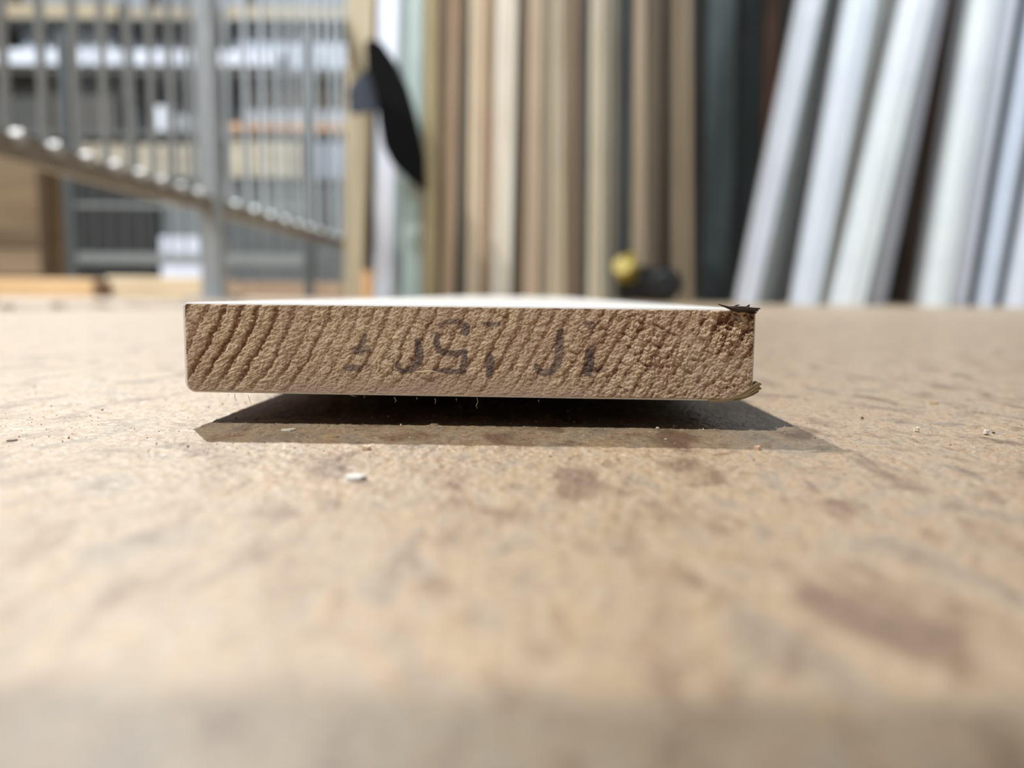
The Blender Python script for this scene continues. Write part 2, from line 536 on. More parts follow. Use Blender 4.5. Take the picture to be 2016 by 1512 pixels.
smear = np.maximum(smear, 0.55 * sstep(60, 63, a0) * sstep(0.62, 0.40, trel) * np.clip(0.6 + 1.5 * vnoise(a0 / 2, B / 2, 95), 0, 1))
late = np.clip(late * (1 - smear) + 0.75 * corner * (hgt < 0.05) + 1.3 * pits * (0.5 + zone_right), 0, 1)
Vf = np.stack([A / 1000, YF - hgt / 1000, B / 1000], -1).reshape(-1, 3)
me = grid_mesh('end_grain', Vf, NR, NC)
set_attr(me, 'late', late); set_attr(me, 'ink', ink); set_attr(me, 'smear', smear)
eg = link('end_grain', me, M_END, board)
eg['label'] = 'rough sawn end grain with slanting growth rings and broken blue-black stamped characters'

def fp(x, y, dy=0.0):
    p = on_depth(x, y, YF - dy); return (p[0], p[1], p[2])
# dark torn splinter on the upper right corner
sp = bmesh.new()
D1 = 0.0006
bm_strand(sp, [fp(1414, 599, D1), fp(1426, 603, D1), fp(1440, 607.5, D1), fp(1456, 611, D1), fp(1470, 612, D1)], [0.00006, 0.00012, 0.0002, 0.00026, 0.0002], 2.2)
bm_strand(sp, [fp(1436, 605, 0), fp(1452, 606.5, 0), fp(1468, 608, 0), fp(1482, 609, 0), fp(1496, 607.5, 0)], [0.00012, 0.00024, 0.0003, 0.00024, 0.00008], 3.0)
bm_strand(sp, [fp(1452, 609, D1), fp(1470, 610.5, D1), fp(1484, 612, D1), fp(1492, 611, D1)], [0.00014, 0.00024, 0.0002, 0.00012], 2.0)
bm_strand(sp, [fp(1458, 611, D1), fp(1472, 614, D1), fp(1482, 617, D1), fp(1490, 615.5, D1)], [0.0001, 0.00016, 0.00014, 0.00006], 1.6)
bm_strand(sp, [fp(1440, 607, 0), fp(1449, 602, -0.0003), fp(1456, 600, -0.0005)], [0.0001, 0.0001, 0.00004], 1.2)
bm_strand(sp, [fp(1466, 606, 0), fp(1474, 602, -0.0003), fp(1476, 599.5, -0.0005)], [0.0001, 0.00012, 0.00004], 1.2)
from_bm('splinter', sp, M_DARK_SPLINTER, board)['label'] = 'dark torn splinter at the upper right corner'
# pale curl torn from the lower right edge
cu = bmesh.new()
low = [(1398, 792), (1420, 792), (1440, 790), (1456, 787.5), (1470, 783.5), (1482, 778.5), (1490, 774)]
upp = [(1495, 771), (1491, 768), (1500, 765), (1495, 761), (1500, 756), (1496, 753.5), (1483, 761), (1472, 768), (1458, 776.5), (1442, 783), (1420, 787.5), (1398, 788)]
bm_prism(cu, [fp(x, y, 0.00055) for x, y in low + upp], (0, 0.0022, 0))
bm_strand(cu, [fp(1444, 786, 0.0006), fp(1466, 779, 0.0007), fp(1482, 769, 0.0008), fp(1497, 757, 0.0007)], [0.00004, 0.0001, 0.00012, 0.00005])
bm_strand(cu, [fp(1450, 787, 0.0006), fp(1472, 779, 0.0008), fp(1488, 770, 0.0008), fp(1499, 765, 0.0006)], [0.00004, 0.00012, 0.00012, 0.00006])
from_bm('curled_splinter', cu, M_CURL, board)['label'] = 'pale curled splinter at the lower right corner'
# frayed fibres
FIB = [[(939, 783), (941, 791), (937, 799), (940, 804)], [(776, 782), (780, 789), (777, 792)], [(856, 784), (858, 790), (856, 795)],
       [(898, 784), (899, 789)], [(820, 782), (821, 787)], [(716, 779), (718, 783)], [(1398, 791), (1399, 796), (1396, 799)],
       [(462, 776), (463, 784), (465, 790)], [(488, 777), (491, 785), (494, 796)], [(449, 776), (451, 779)], [(1060, 787), (1061, 792)], [(690, 778), (700, 781)]]
for pts in FIB:
    b_ = bmesh.new()
    n_ = len(pts)
    bm_strand(b_, [fp(x, y, 0.00008) for x, y in pts], [0.00003 if i < n_ - 1 else 0.000015 for i in range(n_)], 1, 5)
    from_bm('fibre', b_, M_FIBRE, board)
b_ = bmesh.new()
bm_strand(b_, [fp(822, 733, .0003), fp(832, 731.5, .0004), fp(842, 731, .0004), fp(857, 731, .00025)], [0.00003, 0.0001, 0.00013, 0.00003], 0.7)
from_bm('fibre', b_, paint((246, 226, 188), 0.6, 0.05, 1, 900), board)['label'] = 'pale loose fibre across the stamp'

# thin sticks that keep the board off the floor
for yy, lab in ((0.19, 'thin wooden spacer stick under the front of the white board'), (0.53, 'thin wooden spacer stick under the far end of the white board')):
    b_ = bmesh.new()
    zs = 3.70
    bm_box(b_, (-0.007, yy, zs / 2000), (0.056, 0.018, zs / 1000), 0.0004)
    tag(from_bm('spacer_stick', b_, wood((176, 146, 110), 'x')), lab, 'stick')

# ------------------------------------------------------------------ chips on the floor
def chip(px, py, w, d, hgt_, rgb, label, ang=0.0, name='wood_chip', cup=0.25):
    c = on_floor(px, py)
    b_ = bmesh.new()
    r = random.Random(int(px * 7 + py))
    N = 9
    top, bot = [], []
    for i in range(N):
        a = i / N * 2 * math.pi
        k = 0.75 + 0.4 * r.random()
        x, y = w / 2 * k * math.cos(a), d / 2 * k * math.sin(a)
        x, y = x * math.cos(ang) - y * math.sin(ang), x * math.sin(ang) + y * math.cos(ang)
        lift = hgt_ * cup * r.random()
        top.append(b_.verts.new((x * 0.92, y * 0.92, hgt_ + lift)))
        bot.append(b_.verts.new((x, y, lift * 0.6)))
    ct = b_.verts.new((0, 0, hgt_ * 1.15)); cb = b_.verts.new((0, 0, 0))
    for i in range(N):
        j = (i + 1) % N
        b_.faces.new((top[i], top[j], ct)); b_.faces.new((bot[j], bot[i], cb)); b_.faces.new((bot[i], bot[j], top[j], top[i]))
    o = from_bm(name, b_, paint(rgb, 0.6, 0.08, 1, 900), None, (c[0], c[1], 0.00002))
    return tag(o, label, 'chip')

chip(569, 848, 0.0018, 0.0012, 0.00018, (246, 240, 222), 'flat white paint chip in the shadow band near the left end', 0.3, 'paint_chip')
chip(652, 862, 0.0022, 0.0005, 0.0002, (216, 186, 140), 'slim tan wood sliver on the edge of the shadow band', 0.2, 'wood_sliver')
chip(722, 886, 0.0011, 0.0011, 0.00035, (226, 202, 174), 'small round tan wood crumb in front of the shadow', 0.1, 'wood_crumb', 0.5)
chip(700, 944, 0.0021, 0.0022, 0.0003, (250, 246, 240), 'white blurred paint chip on the floor below the tan crumb', 0.5, 'paint_chip')
chip(1804, 850, 0.0007, 0.0008, 0.0004, (246, 236, 220), 'pale round crumb to the right of the shadow tip', 0, 'wood_crumb', 0.5)
chip(1941, 855, 0.0007, 0.0009, 0.0004, (250, 244, 232), 'pale crumb near the right edge of the picture', 0, 'wood_crumb', 0.5)
chip(1698, 825, 0.0004, 0.0006, 0.0002, (78, 66, 56), 'tiny dark speck right of the curled splinter', 0, 'dirt_speck', 0.5)
chip(1956, 854, 0.0003, 0.0004, 0.00015, (62, 52, 44), 'tiny dark speck beside the rightmost pale crumb', 0, 'dirt_speck', 0.5)
chip(1366, 835, 0.0003, 0.0006, 0.0004, (214, 192, 160), 'tiny pale crumb inside the dark shadow', 0, 'wood_crumb', 0.5)
chip(1838, 795, 0.0013, 0.0016, 0.0002, (186, 156, 120), 'brown flake far right on the bright floor', 0.4, 'wood_chip')
chip(1490, 885, 0.0008, 0.0010, 0.0003, (206, 174, 150), 'small pinkish crumb below the light shadow at right', 0.4, 'wood_crumb', 0.5)
chip(202, 808, 0.00025, 0.0005, 0.00015, (110, 94, 80), 'tiny dark speck on the bright floor at left', 0, 'dirt_speck', 0.5)
chip(24, 868, 0.0012, 0.0010, 0.0001, (126, 110, 96), 'dark grey flake near the left edge of the picture', 0.5, 'dirt_speck')
chip(855, 838, 0.0010, 0.0004, 0.0002, (190, 174, 150), 'short pale sliver on the front edge of the dark shadow', 0.1, 'wood_sliver')

# sawdust grains nobody could count
NG = 2200
gxs = RNG.uniform(-0.085, 0.085, NG); gys = 0.074 + 0.075 * RNG.beta(1.3, 1.5, NG)
keep = np.abs(gxs) < 0.70 * gys + 0.004
gxs, gys = gxs[keep], gys[keep]
gr = RNG.uniform(0.00003, 0.00010, len(gxs)) * (1 + 1.2 * (RNG.random(len(gxs)) > 0.96))
OCT = np.array([(1, 0, 0), (-1, 0, 0), (0, 1, 0), (0, -1, 0), (0, 0, 1), (0, 0, -1)], float)
FAC = [(0, 2, 4), (2, 1, 4), (1, 3, 4), (3, 0, 4), (2, 0, 5), (1, 2, 5), (3, 1, 5), (0, 3, 5)]
vs, fs = [], []
for i, (x, y, r) in enumerate(zip(gxs, gys, gr)):
    j = OCT * r * RNG.uniform(0.6, 1.4, (6, 3)) + np.array([x, y, r * 0.6])
    vs.extend(j.tolist()); fs.extend([tuple(k + 6 * i for k in f) for f in FAC])
me = bpy.data.meshes.new('sawdust'); me.from_pydata(vs, [], fs); me.update()
t = NT('sawdust_grains')
gi = t.node('ShaderNodeNewGeometry')
M_DUST = t.done(t.ramp(gi.outputs['Random Per Island'], [(0.0, lin((120, 98, 80))), (0.12, lin((190, 164, 136))), (0.4, lin((226, 210, 184))), (1.0, lin((244, 234, 214)))]), 0.7, 0, 0.3)
tag(link('sawdust', me, M_DUST), 'fine sawdust grains sprinkled on the floor around the board end', 'sawdust', None, 'stuff')

# ------------------------------------------------------------------ upright timber in the middle
ORD = ['first', 'second', 'third', 'fourth', 'fifth', 'sixth', 'seventh', 'eighth', 'ninth', 'tenth', 'eleventh', 'twelfth',
       'thirteenth', 'fourteenth', 'fifteenth', 'sixteenth', 'seventeenth', 'eighteenth', 'nineteenth', 'twentieth']
def batten(name, xt0, xt1, xb0, xb1, Yd, depth, mat, h_top=1.55, groove=0.0):
    """upright board: pixel span at the top edge of the picture and at the floor, front face at depth Yd"""
    t0, t1 = on_depth(xt0, 0, Yd), on_depth(xt1, 0, Yd)
    f0, f1 = on_depth(xb0, 592, Yd), on_depth(xb1, 592, Yd)
    def at(pt, pf, z): return pf[0] + (pt[0] - pf[0]) * (z - pf[2]) / (pt[2] - pf[2])
    b_ = bmesh.new()
    e = min(0.003, 0.12 * (f1[0] - f0[0]))
    for z, in ((0.0,), (h_top,)):
        pass
    rings = []
    for z in (0.0, h_top):
        a, b = at(t0, f0, z), at(t1, f1, z)
        prof = [(a, Yd + e), (a + e, Yd)]
        if groove:
            m_ = (a + b) / 2; w_ = (b - a) * 0.12
            prof += [(m_ - w_, Yd), (m_ - w_ * 0.4, Yd + groove), (m_ + w_ * 0.4, Yd + groove), (m_ + w_, Yd)]
        prof += [(b - e, Yd), (b, Yd + e), (b, Yd + depth), (a, Yd + depth)]
        rings.append([b_.verts.new((x - (f0[0] + f1[0]) / 2, y - Yd, z)) for x, y in prof])
    n_ = len(rings[0])
    for i in range(n_):
        b_.faces.new((rings[0][i], rings[0][(i + 1) % n_], rings[1][(i + 1) % n_], rings[1][i]))
    b_.faces.new(rings[0]); b_.faces.new(rings[1][::-1])
    return from_bm(name, b_, mat, None, ((f0[0] + f1[0]) / 2, Yd, 0))

BAT = [  # top span, bottom span, front depth, colour, words
 (836, 860, 832, 858, 1.98, (168, 150, 104), 'olive tan'),
 (861, 884, 856, 872, 2.06, (150, 128, 102), 'dull brown'),
 (884, 908, 871, 893, 2.02, (190, 158, 126), 'pinkish tan tilted'),
 (912, 924, 908, 918, 2.10, (150, 140, 122), 'narrow grey'),
 (926, 949, 919, 941, 1.98, (226, 204, 172), 'cream'),
 (949, 978, 942, 968, 2.03, (196, 170, 138), 'mid tan'),
 (978, 1018, 968, 1004, 1.95, (246, 222, 204), 'broad pale cream'),
 (1022, 1040, 1008, 1030, 2.08, (142, 124, 102), 'grey brown'),
 (1041, 1070, 1030, 1062, 2.00, (206, 180, 150), 'warm tan'),
 (1072, 1086, 1064, 1080, 2.09, (146, 134, 112), 'narrow olive grey'),
 (1087, 1108, 1081, 1112, 2.01, (196, 180, 150), 'pale straw'),
 (1109, 1146, 1113, 1144, 2.05, (160, 138, 116), 'brownish'),
 (1164, 1188, 1158, 1186, 1.98, (204, 192, 166), 'pale grey cream'),
 (1189, 1216, 1187, 1212, 2.04, (158, 148, 128), 'greyish'),
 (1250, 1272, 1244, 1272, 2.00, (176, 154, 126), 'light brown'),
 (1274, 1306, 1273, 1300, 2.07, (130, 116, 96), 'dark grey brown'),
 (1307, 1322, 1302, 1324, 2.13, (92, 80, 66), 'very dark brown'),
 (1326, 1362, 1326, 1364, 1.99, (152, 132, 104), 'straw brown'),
]
BK = 1.15
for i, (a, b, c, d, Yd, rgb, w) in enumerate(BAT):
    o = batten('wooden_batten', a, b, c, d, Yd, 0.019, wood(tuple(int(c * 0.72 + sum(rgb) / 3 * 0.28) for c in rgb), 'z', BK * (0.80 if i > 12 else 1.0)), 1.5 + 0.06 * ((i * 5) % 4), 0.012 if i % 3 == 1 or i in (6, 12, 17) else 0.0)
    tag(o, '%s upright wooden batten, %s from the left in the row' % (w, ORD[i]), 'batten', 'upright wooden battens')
# boards left of the battens
o = batten('upright_board', 744, 788, 736, 770, 2.06, 0.018, paint((226, 230, 246), 0.5, 0.04), 1.55); tag(o, 'white upright board partly hidden by the black flap', 'board')
o = batten('upright_board', 789, 806, 772, 790, 2.12, 0.018, paint((150, 164, 162), 0.5, 0.06), 1.55); tag(o, 'narrow grey green upright board beside the white one', 'board')
o = batten('upright_board', 804, 834, 792, 830, 2.03, 0.018, paint((196, 216, 214), 0.5, 0.05), 1.6); tag(o, 'pale green upright board beside the wooden battens', 'board')
o = batten('timber_post', 682, 738, 676, 712, 2.6, 0.06, wood((152, 140, 116), 'z'), 1.7); tag(o, 'tan square timber post at the end of the steel railing', 'post')
o = batten('wooden_batten', 714, 734, 713, 733, 2.5, 0.02, wood((198, 156, 112), 'z'), 0.085); tag(o, 'short orange tan block standing at the foot of the timber post', 'block')

# black flap hanging in front of the upright boards
fl = tag(empty('plastic_flap', tuple(on_depth(770, 220, 1.97))), 'black curved plastic flap hanging in front of the pale upright boards', 'flap')
o0 = Vector(fl.location)
def flap(name, pts, Yd, th, mat):
    b_ = bmesh.new()
    bm_prism(b_, [Vector(on_depth(x, y, Yd)) - o0 for x, y in pts], (0, th, 0))
    return from_bm(name, b_, mat, fl)
flap('sheet', [(718, 84), (732, 76), (752, 84), (780, 124), (800, 166), (814, 214), (826, 262), (835, 310), (837, 376), (820, 366), (796, 346), (772, 322), (754, 288), (746, 240), (742, 205), (734, 165), (722, 134)], 1.93, 0.03, paint((9, 9, 10), 0.8, 0.1, 1, 14, 0.15))
flap('side_panel', [(724, 130), (752, 150), (754, 212), (734, 218), (688, 222), (684, 180), (697, 158), (712, 146)], 1.945, 0.02, paint((56, 64, 78), 0.6, 0.1))

# black tool with a yellow end, on the floor before the battens
TY = 1.86
tool = tag(empty('power_tool', tuple(on_floor(1275, 597.8))), 'small black tool with a yellow end cap lying before the battens', 'tool')
tl = Vector((on_depth(1275, 590, TY)[0], TY, 0)); tool.location = tl
def tp(x, y, dy=0.0):
    return Vector(on_depth(x, y, TY)) - tl + Vector((0, dy, 0))
black = paint((9, 11, 12), 0.7, 0.15)
b_ = bmesh.new()
bm_prism(b_, [tp(*p) for p in ((1222, 594), (1220, 556), (1230, 536), (1250, 524), (1276, 522), (1298, 534), (1306, 556), (1306, 594))], (0, 0.07, 0))
bmesh.ops.bevel(b_, geom=list(b_.edges), offset=0.006, segments=2, affect='EDGES')
for v in b_.verts: v.co.z = max(v.co.z, 0.0)
from_bm('body', b_, black, tool)
b_ = bmesh.new()
c = tp(1304, 560); c.z = max(c.z, 0.042)
bm_cyl(b_, c + Vector((0, -0.012, 0)), c + Vector((0, 0.06, 0)), 0.042, None, 28)
bm_cyl(b_, c + Vector((0, -0.020, 0)), c + Vector((0, -0.012, 0)), 0.022, 0.030, 28)
from_bm('wheel', b_, paint((20, 24, 27), 0.6, 0.1), tool)
b_ = bmesh.new()
bm_cyl(b_, tp(1246, 548, 0.03), tp(1232, 530, 0.0), 0.024, 0.024, 24)
from_bm('neck', b_, black, tool)
b_ = bmesh.new()
yc = tp(1230, 528, 0.0)
bm_cyl(b_, yc + Vector((0.010, 0.018, -0.012)), yc + Vector((-0.006, -0.012, 0.008)), 0.027, 0.024, 26)
bm_cyl(b_, yc + Vector((0.012, 0.0, 0.012)), yc + Vector((0.010, -0.004, 0.030)), 0.014, 0.012, 18)
from_bm('end_cap', b_, paint((158, 140, 26), 0.45, 0.08), tool)['label'] = 'yellow end cap'

# ------------------------------------------------------------------ leaning white boards on the right
def moulding(name, xb0, xb1, xt0, xt1, Yd, mat, prof, length=1.75):
    """leaning trim board; pixel span at the floor (y about 600) and at the top edge of the picture"""
    f0, f1 = on_depth(xb0, 601, Yd), on_depth(xb1, 601, Yd)
    t0, t1 = on_depth(xt0, 0, Yd), on_depth(xt1, 0, Yd)
    base = Vector(((f0[0] + f1[0]) / 2, Yd, 0))
    w0 = f1[0] - f0[0]; w1 = t1[0] - t0[0]
    cx = ((t0[0] + t1[0]) - (f0[0] + f1[0])) / 2
    hz = t0[2] - f0[2]
    b_ = bmesh.new(); rings = []
    for z in (0.0, length):
        k = z / hz
        w = w0 + (w1 - w0) * min(k, 1.6); sh = cx * k
        ring = [b_.verts.new((sh + (u - 0.5) * w, -v * 0.9, z)) for u, v in prof]
        rings.append(ring + [b_.verts.new((sh + 0.5 * w, 0.016, z)), b_.verts.new((sh - 0.5 * w, 0.016, z))])
    n_ = len(rings[0])
    for i in range(n_):
        b_.faces.new((rings[0][i], rings[0][(i + 1) % n_], rings[1][(i + 1) % n_], rings[1][i]))
    b_.faces.new(rings[0]); b_.faces.new(rings[1][::-1])
    return from_bm(name, b_, mat, None, base)
P_CASING = [(0, 0), (0.02, 0.010), (0.12, 0.012), (0.2, 0.006), (0.3, 0.004), (0.55, 0.010), (0.72, 0.012), (0.8, 0.006), (0.88, 0.014), (0.98, 0.013), (1, 0)]
P_FLAT = [(0, 0), (0.04, 0.008), (0.96, 0.008), (1, 0)]
P_ROUND = [(0, 0), (0.06, 0.012), (0.2, 0.020), (0.4, 0.025), (0.6, 0.025), (0.8, 0.020), (0.94, 0.012), (1, 0)]
P_COVE = [(0, 0), (0.03, 0.010), (0.10, 0.015), (0.14, 0.008), (0.20, 0.012), (0.45, 0.019), (0.70, 0.015), (0.76, 0.007), (0.84, 0.013), (0.95, 0.010), (1, 0)]
P_STEP = [(0, 0), (0.03, 0.014), (0.45, 0.014), (0.5, 0.004), (0.95, 0.004), (1, 0)]
LEAN = [  # primer tints; darker greys also stand in for shaded moulding facets
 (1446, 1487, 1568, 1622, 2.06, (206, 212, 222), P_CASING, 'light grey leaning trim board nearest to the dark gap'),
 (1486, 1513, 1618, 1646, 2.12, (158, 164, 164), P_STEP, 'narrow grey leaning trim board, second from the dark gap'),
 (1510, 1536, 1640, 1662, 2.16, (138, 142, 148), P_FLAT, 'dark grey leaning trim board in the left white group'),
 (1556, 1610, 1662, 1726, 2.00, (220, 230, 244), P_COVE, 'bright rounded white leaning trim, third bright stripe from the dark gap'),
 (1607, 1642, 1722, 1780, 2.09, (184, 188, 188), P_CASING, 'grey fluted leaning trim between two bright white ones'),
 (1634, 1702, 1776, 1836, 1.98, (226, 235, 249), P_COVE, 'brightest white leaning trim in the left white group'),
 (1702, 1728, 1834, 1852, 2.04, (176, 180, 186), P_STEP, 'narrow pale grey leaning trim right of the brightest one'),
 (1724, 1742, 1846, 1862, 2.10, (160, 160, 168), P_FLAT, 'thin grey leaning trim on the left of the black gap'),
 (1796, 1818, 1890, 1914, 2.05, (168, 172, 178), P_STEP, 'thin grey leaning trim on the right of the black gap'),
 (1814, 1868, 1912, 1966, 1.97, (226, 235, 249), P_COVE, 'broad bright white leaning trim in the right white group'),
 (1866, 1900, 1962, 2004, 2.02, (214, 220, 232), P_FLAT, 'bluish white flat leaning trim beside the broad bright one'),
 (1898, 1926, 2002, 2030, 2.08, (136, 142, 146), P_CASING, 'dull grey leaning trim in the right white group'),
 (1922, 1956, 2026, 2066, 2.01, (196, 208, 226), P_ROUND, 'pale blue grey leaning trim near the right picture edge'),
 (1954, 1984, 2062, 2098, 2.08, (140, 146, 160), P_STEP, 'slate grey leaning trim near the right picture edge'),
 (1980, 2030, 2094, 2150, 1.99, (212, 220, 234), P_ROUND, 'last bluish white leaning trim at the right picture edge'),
]
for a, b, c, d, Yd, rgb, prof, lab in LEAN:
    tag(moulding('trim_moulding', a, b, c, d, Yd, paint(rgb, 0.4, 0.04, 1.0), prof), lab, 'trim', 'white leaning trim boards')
# dark things in the shade between battens and white boards
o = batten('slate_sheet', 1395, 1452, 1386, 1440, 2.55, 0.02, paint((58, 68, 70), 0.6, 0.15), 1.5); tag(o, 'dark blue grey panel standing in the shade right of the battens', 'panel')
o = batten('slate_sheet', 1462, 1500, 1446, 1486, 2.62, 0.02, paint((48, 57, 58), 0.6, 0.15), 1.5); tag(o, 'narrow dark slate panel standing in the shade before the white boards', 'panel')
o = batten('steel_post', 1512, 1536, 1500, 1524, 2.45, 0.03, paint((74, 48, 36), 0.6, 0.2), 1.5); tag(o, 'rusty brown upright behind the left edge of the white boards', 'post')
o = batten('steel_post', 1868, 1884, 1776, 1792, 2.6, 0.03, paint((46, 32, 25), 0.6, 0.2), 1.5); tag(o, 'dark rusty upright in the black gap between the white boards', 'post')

# ------------------------------------------------------------------ steel railing on the left
RX = -0.69
galv = metal((170, 177, 182), 0.5, 1.0, 0.1)
rail = tag(empty('steel_railing', (RX, 1.8, 0)), 'grey steel railing with vertical bars running back on the left', 'railing')
def rl(x, y, z): return Vector((x - RX, y - 1.8, z))
ZR = 0.205
b_ = bmesh.new(); bm_box(b_, rl(RX, 2.15, ZR), (0.022, 2.5, 0.034), 0.003)
from_bm('bottom_rail', b_, metal((150, 142, 130), 0.5, 1, 0.3), rail)
def z_hand(y): return 0.41 * y + 0.05                       # out-of-view handrail, sloped to keep its shadow off the near floor
b_ = bmesh.new()
for v0 in (0,):
    bm_prism(b_, [rl(RX - 0.015, 0.9, z_hand(0.9)), rl(RX - 0.015, 3.4, z_hand(3.4)), rl(RX - 0.015, 3.4, z_hand(3.4) + 0.03), rl(RX - 0.015, 0.9, z_hand(0.9) + 0.03)], (0.03, 0, 0))
from_bm('handrail', b_, galv, rail)
for yy in (0.93, 1.80, 3.36):
    b_ = bmesh.new()
    hz_ = z_hand(yy) + 0.015
    bm_box(b_, rl(RX, yy, hz_ / 2), (0.040, 0.040, hz_), 0.003)
    from_bm('post', b_, galv, rail)
    b_ = bmesh.new(); bm_box(b_, rl(RX, yy, 0.003), (0.10, 0.10, 0.006), 0.001)
    from_bm('foot_plate', b_, galv, rail)
b_ = bmesh.new(); bm_cyl(b_, (0, 0, 0), (0, 0, 1.0), 0.0066, None, 12)
bar_me = bpy.data.meshes.new('bar'); b_.to_mesh(bar_me); b_.free(); bar_me.materials.append(galv)
b_ = bmesh.new(); bm_cyl(b_, (0.008, 0, 0), (0.022, 0, 0), 0.011, 0.009, 10)
bolt_me = bpy.data.meshes.new('bolt'); b_.to_mesh(bolt_me); b_.free(); bolt_me.materials.append(metal((200, 204, 206), 0.4, 1, 0.3))
yy = 1.01
while yy < 3.3:
    if abs(yy - 1.80) > 0.07:
        link('bar', bar_me, None, rail, rl(RX, yy, ZR)).scale.z = z_hand(yy) + 0.01 - ZR
        link('bolt', bolt_me, None, rail, rl(RX, yy, ZR + 0.012))
    yy += 0.086 if yy < 1.75 else 0.13

# mesh panel of the cage behind the railing
cage = tag(empty('cage_panel', (-1.0, 2.75, 0)), 'thin dark grey barred cage panel behind the steel railing', 'panel')
dk = metal((84, 88, 90), 0.5, 1, 0.3)
for zz, nm in ((0.125, 'lower_rail'), (0.30, 'middle_rail')):
    b_ = bmesh.new(); bm_box(b_, (-0.13, 0, zz), (0.80, 0.016, 0.034 if zz < 0.2 else 0.012), 0.002)
    from_bm(nm, b_, metal((128, 134, 134), 0.5, 1, 0.3), cage)
b_ = bmesh.new(); bm_cyl(b_, (0, 0, 0), (0, 0, 0.72), 0.0045, None, 8)
wire_me = bpy.data.meshes.new('wire'); b_.to_mesh(wire_me); b_.free(); wire_me.materials.append(dk)
for i in range(16):
    link('wire', wire_me, None, cage, (-0.50 + i * 0.0505, 0, 0.125))
for sx in (-0.53, 0.27):
    b_ = bmesh.new(); bm_box(b_, (sx, 0, 0.43), (0.03, 0.03, 0.86), 0.003); from_bm('post', b_, dk, cage)

# ------------------------------------------------------------------ lumber rack far left
YR = 4.0
def slab(name, x0, x1, y0, y1, Yd, depth, mat, label, cat, group=None, bev=0.004):
    a, b = on_depth(x0, (y0 + y1) / 2, Yd), on_depth(x1, (y0 + y1) / 2, Yd)
    zt, zb = on_depth((x0 + x1) / 2, y0, Yd)[2], on_depth((x0 + x1) / 2, y1, Yd)[2]
    w, h_ = b[0] - a[0], zt - zb
    b_ = bmesh.new()
    bm_box(b_, (0, depth / 2, h_ / 2), (w, depth, h_), min(bev, h_ * 0.2))
    return tag(from_bm(name, b_, mat, None, ((a[0] + b[0]) / 2, Yd, zb)), label, cat, group)

rack = tag(empty('lumber_rack', (-1.8, YR + 0.2, 0)), 'grey steel lumber rack with shelves behind the railing', 'rack')
ro = Vector(rack.location)
grey = paint((92, 94, 92), 0.6, 0.15)
SHELF = [(43, 46), (138, 150), (263, 274), (352, 362)]
for px in (-60, 232, 436, 700):
    b_ = bmesh.new(); p = on_depth(px, 300, YR)
    bm_box(b_, Vector((p[0], YR + 0.43, 0.95)) - ro, (0.05, 0.05, 1.9), 0.003)
    from_bm('upright', b_, paint((84, 70, 62), 0.6, 0.15), rack)
SH_Z = []
for y0, y1 in SHELF:
    zt, zb = on_depth(330, y0, YR)[2], on_depth(330, y1, YR)[2]
    SH_Z.append(zt)
    b_ = bmesh.new(); a, b = on_depth(-120, 300, YR), on_depth(712, 300, YR)
    bm_box(b_, Vector(((a[0] + b[0]) / 2, YR + 0.2, (zt + zb) / 2)) - ro, (b[0] - a[0], 0.5, zt - zb), 0.002)
    from_bm('shelf', b_, grey, rack)
b_ = bmesh.new(); a, b = on_depth(-120, 300, YR), on_depth(712, 300, YR)
bm_box(b_, Vector(((a[0] + b[0]) / 2, YR + 0.47, 0.8)) - ro, (b[0] - a[0], 0.02, 1.6), 0.002)
from_bm('back_panel', b_, paint((138, 145, 156), 0.7, 0.2), rack)

def on_shelf(name, x0, x1, y0, si, mat, label, cat, dY=0.0, depth=0.3, group=None, lift=0.0008):
    """thing on shelf si whose top shows at pixel row y0"""
    Yd = YR + dY
    a, b = on_depth(x0, y0, Yd), on_depth(x1, y0, Yd)
    zb = SH_Z[si] + lift
    h_ = on_depth((x0 + x1) / 2, y0, Yd)[2] - zb
    b_ = bmesh.new(); bm_box(b_, (0, depth / 2, h_ / 2), (b[0] - a[0], depth, h_), min(0.004, h_ * 0.2))
    return tag(from_bm(name, b_, mat, None, ((a[0] + b[0]) / 2, Yd, zb)), label, cat, group)

G = 'timber on the rack shelves'
on_shelf('plank', -90, 228, 6, 0, wood((168, 156, 132), 'x'), 'tan plank on the top shelf at the left', 'plank', -0.03, 0.3, G)
on_shelf('plank', 240, 432, 14, 0, wood((158, 148, 130), 'x'), 'grey tan plank in the middle of the top shelf', 'plank', -0.02, 0.3, G)
on_shelf('plank', 440, 700, 10, 0, wood((164, 154, 134), 'x'), 'tan plank at the right of the top shelf', 'plank', -0.02, 0.3, G)
on_shelf('white_plank', -90, 545, 97, 1, paint((214, 221, 234), 0.4, 0.03), 'long bright white plank on the upper shelf', 'plank', -0.08, 0.14, G)
on_shelf('board_pack', 40, 96, 60, 1, paint((166, 174, 182), 0.5, 0.05), 'small pale grey pack behind the bright white plank', 'pack', 0.10, 0.2, G)
on_shelf('board_pack', 104, 224, 60, 1, paint((176, 182, 186), 0.5, 0.05), 'pale grey pack behind the left of the bright white plank', 'pack', 0.10, 0.2, G)
on_shelf('board_pack', 246, 424, 62, 1, paint((106, 110, 114), 0.5, 0.05), 'dark grey pack behind the middle of the bright white plank', 'pack', 0.10, 0.2, G)
on_shelf('board_pack', 462, 694, 64, 1, paint((192, 200, 212), 0.5, 0.05), 'bluish white pack at the right end of the upper shelf', 'pack', 0.08, 0.2, G)
on_shelf('board_pack', -90, 92, 190, 2, paint((74, 76, 74), 0.6, 0.1), 'dark pack at the far left of the middle shelf', 'pack', -0.03, 0.15, G)
on_shelf('board_pack', 100, 226, 186, 2, paint((84, 82, 78), 0.6, 0.1), 'dark brown grey pack on the left of the middle shelf', 'pack', -0.03, 0.15, G)
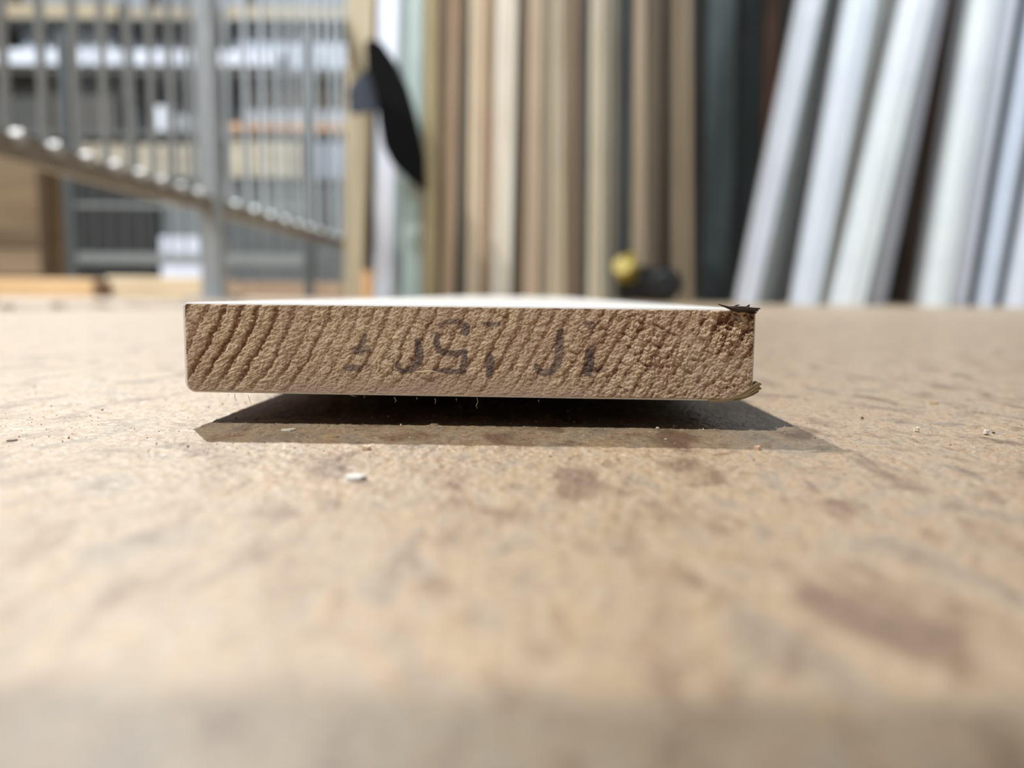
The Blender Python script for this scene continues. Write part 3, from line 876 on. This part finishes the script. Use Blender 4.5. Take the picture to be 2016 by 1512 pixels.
on_shelf('board_pack', -90, 264, 168, 2, paint((176, 180, 184), 0.5, 0.05), 'light grey pack seen over the dark packs of the middle shelf', 'pack', 0.14, 0.2, G)
on_shelf('carton', 306, 342, 208, 2, paint((214, 220, 230), 0.5, 0.04), 'small white carton in the middle of the middle shelf', 'carton', -0.06, 0.2, G)
on_shelf('carton', 346, 424, 226, 2, paint((158, 166, 170), 0.5, 0.04), 'grey carton beside the small white carton', 'carton', -0.06, 0.2, G)
on_shelf('plank', 442, 694, 242, 2, wood((196, 156, 122), 'x'), 'thin orange tan plank on the middle shelf at the right', 'plank', -0.06, 0.2, G)
on_shelf('board_pack', 470, 682, 174, 2, paint((178, 184, 192), 0.5, 0.05), 'pale grey pack standing behind the orange tan plank', 'pack', 0.16, 0.23, G)
on_shelf('plank', 120, 426, 284, 3, wood((184, 176, 158), 'x'), 'cream plank on the lower shelf left of the steel post', 'plank', -0.06, 0.3, G)
on_shelf('plank', 444, 588, 278, 3, wood((190, 180, 158), 'x'), 'cream plank on the lower shelf right of the steel post', 'plank', -0.06, 0.3, G)
on_shelf('board_pack', 594, 694, 280, 3, paint((146, 154, 166), 0.5, 0.05), 'bluish grey pack at the right end of the lower shelf', 'pack', -0.05, 0.3, G)

# things on the floor under the rack
def on_ground(name, x0, x1, y0, Yd, depth, mat, label, cat, bev=0.004):
    a, b = on_depth(x0, y0, Yd), on_depth(x1, y0, Yd)
    h_ = on_depth((x0 + x1) / 2, y0, Yd)[2]
    b_ = bmesh.new(); bm_box(b_, (0, depth / 2, h_ / 2), (b[0] - a[0], depth, h_), min(bev, h_ * 0.2))
    return tag(from_bm(name, b_, mat, None, ((a[0] + b[0]) / 2, Yd, 0)), label, cat)

box = on_ground('white_carton', 314, 412, 466, 3.2, 0.25, paint((206, 212, 228), 0.5, 0.05), 'white carton on the floor behind the steel post', 'carton')
on_ground('dark_filler', 440, 690, 366, 3.7, 0.25, paint((88, 92, 92), 0.6, 0.15), 'dark grey box filling the shaded gap under the rack', 'crate')  # dark boxes stand in for shade in the gaps under the rack
on_ground('dark_filler', 110, 300, 362, 3.7, 0.25, paint((30, 32, 32), 0.6, 0.15), 'nearly black box filling the shaded gap under the rack', 'crate')
on_ground('grey_carton', 316, 424, 368, 3.75, 0.25, paint((112, 118, 120), 0.6, 0.1), 'grey carton on the floor between the two dark boxes', 'carton')
# tan plywood crate at the left edge
cr = tag(empty('plywood_crate', (0, 0, 0)), 'tan plywood crate at the left picture edge behind the railing', 'crate')
Yc = 2.3
a, b = on_depth(-130, 400, Yc), on_depth(100, 400, Yc)
zt = on_depth(0, 306, Yc)[2]
cr.location = ((a[0] + b[0]) / 2, Yc, 0)
w = b[0] - a[0]
zs = [on_depth(0, y, Yc)[2] for y in (545, 484, 452, 310)]
b_ = bmesh.new(); bm_box(b_, (0, 0.03, zt / 2), (w, 0.06, zt), 0.004); from_bm('body', b_, wood((112, 96, 74), 'x'), cr)
b_ = bmesh.new(); bm_box(b_, (0, -0.006, (zs[1] + zs[2]) / 2), (w, 0.016, zs[2] - zs[1]), 0.002); from_bm('slat', b_, wood((92, 78, 60), 'x'), cr)
b_ = bmesh.new(); bm_box(b_, (0, -0.004, (zs[0] + zs[1]) / 2), (w, 0.012, (zs[1] - zs[0]) * 0.9), 0.002); from_bm('slat', b_, wood((124, 108, 88), 'x'), cr)
b_ = bmesh.new(); bm_box(b_, (w / 2 - 0.012, -0.012, zt / 2), (0.024, 0.024, zt), 0.002); from_bm('corner_post', b_, wood((70, 56, 42), 'z'), cr)
# planks lying on the floor by the railing
on_ground('floor_plank', -60, 182, 548, 1.95, 0.16, wood((214, 182, 140), 'x'), 'orange tan plank lying on the floor at the left edge', 'plank')
on_ground('floor_plank', 206, 404, 546, 1.95, 0.16, wood((222, 204, 174), 'x'), 'pale cream plank lying on the floor before the steel post', 'plank')
on_ground('wood_block', 183, 205, 552, 1.92, 0.10, wood((112, 88, 68), 'z'), 'small dark block between the two planks on the floor', 'block')
on_ground('floor_plank', 452, 676, 556, 3.0, 0.3, wood((168, 144, 120), 'x'), 'grey brown plank lying on the floor right of the steel post', 'plank')

# ------------------------------------------------------------------ housings of the added fill lamps, out of view
LAB = ['black added fill lamp above the wooden battens', 'black added fill lamp above the white leaning boards', 'black added fill lamp above the lumber rack']
for (loc, tgt, wts, cone, lc), lab in zip(FILL_LAMPS, LAB):
    p, d = Vector(loc), (Vector(tgt) - Vector(loc)).normalized()
    lo_ = tag(empty('fill_lamp', loc), lab, 'lamp')
    b_ = bmesh.new()
    bm_cyl(b_, -d * 0.16, d * 0.02, 0.09, 0.22, 28, False)
    bm_cyl(b_, -d * 0.30, -d * 0.16, 0.06, 0.09, 20)
    from_bm('shade', b_, paint((30, 30, 32), 0.5, 0.1), lo_)
    b_ = bmesh.new(); bm_cyl(b_, -d * 0.28, Vector((-d.x * 0.28, -d.y * 0.28, 0.9)), 0.008, None, 8)
    from_bm('stem', b_, paint((30, 30, 32), 0.5, 0.1), lo_)
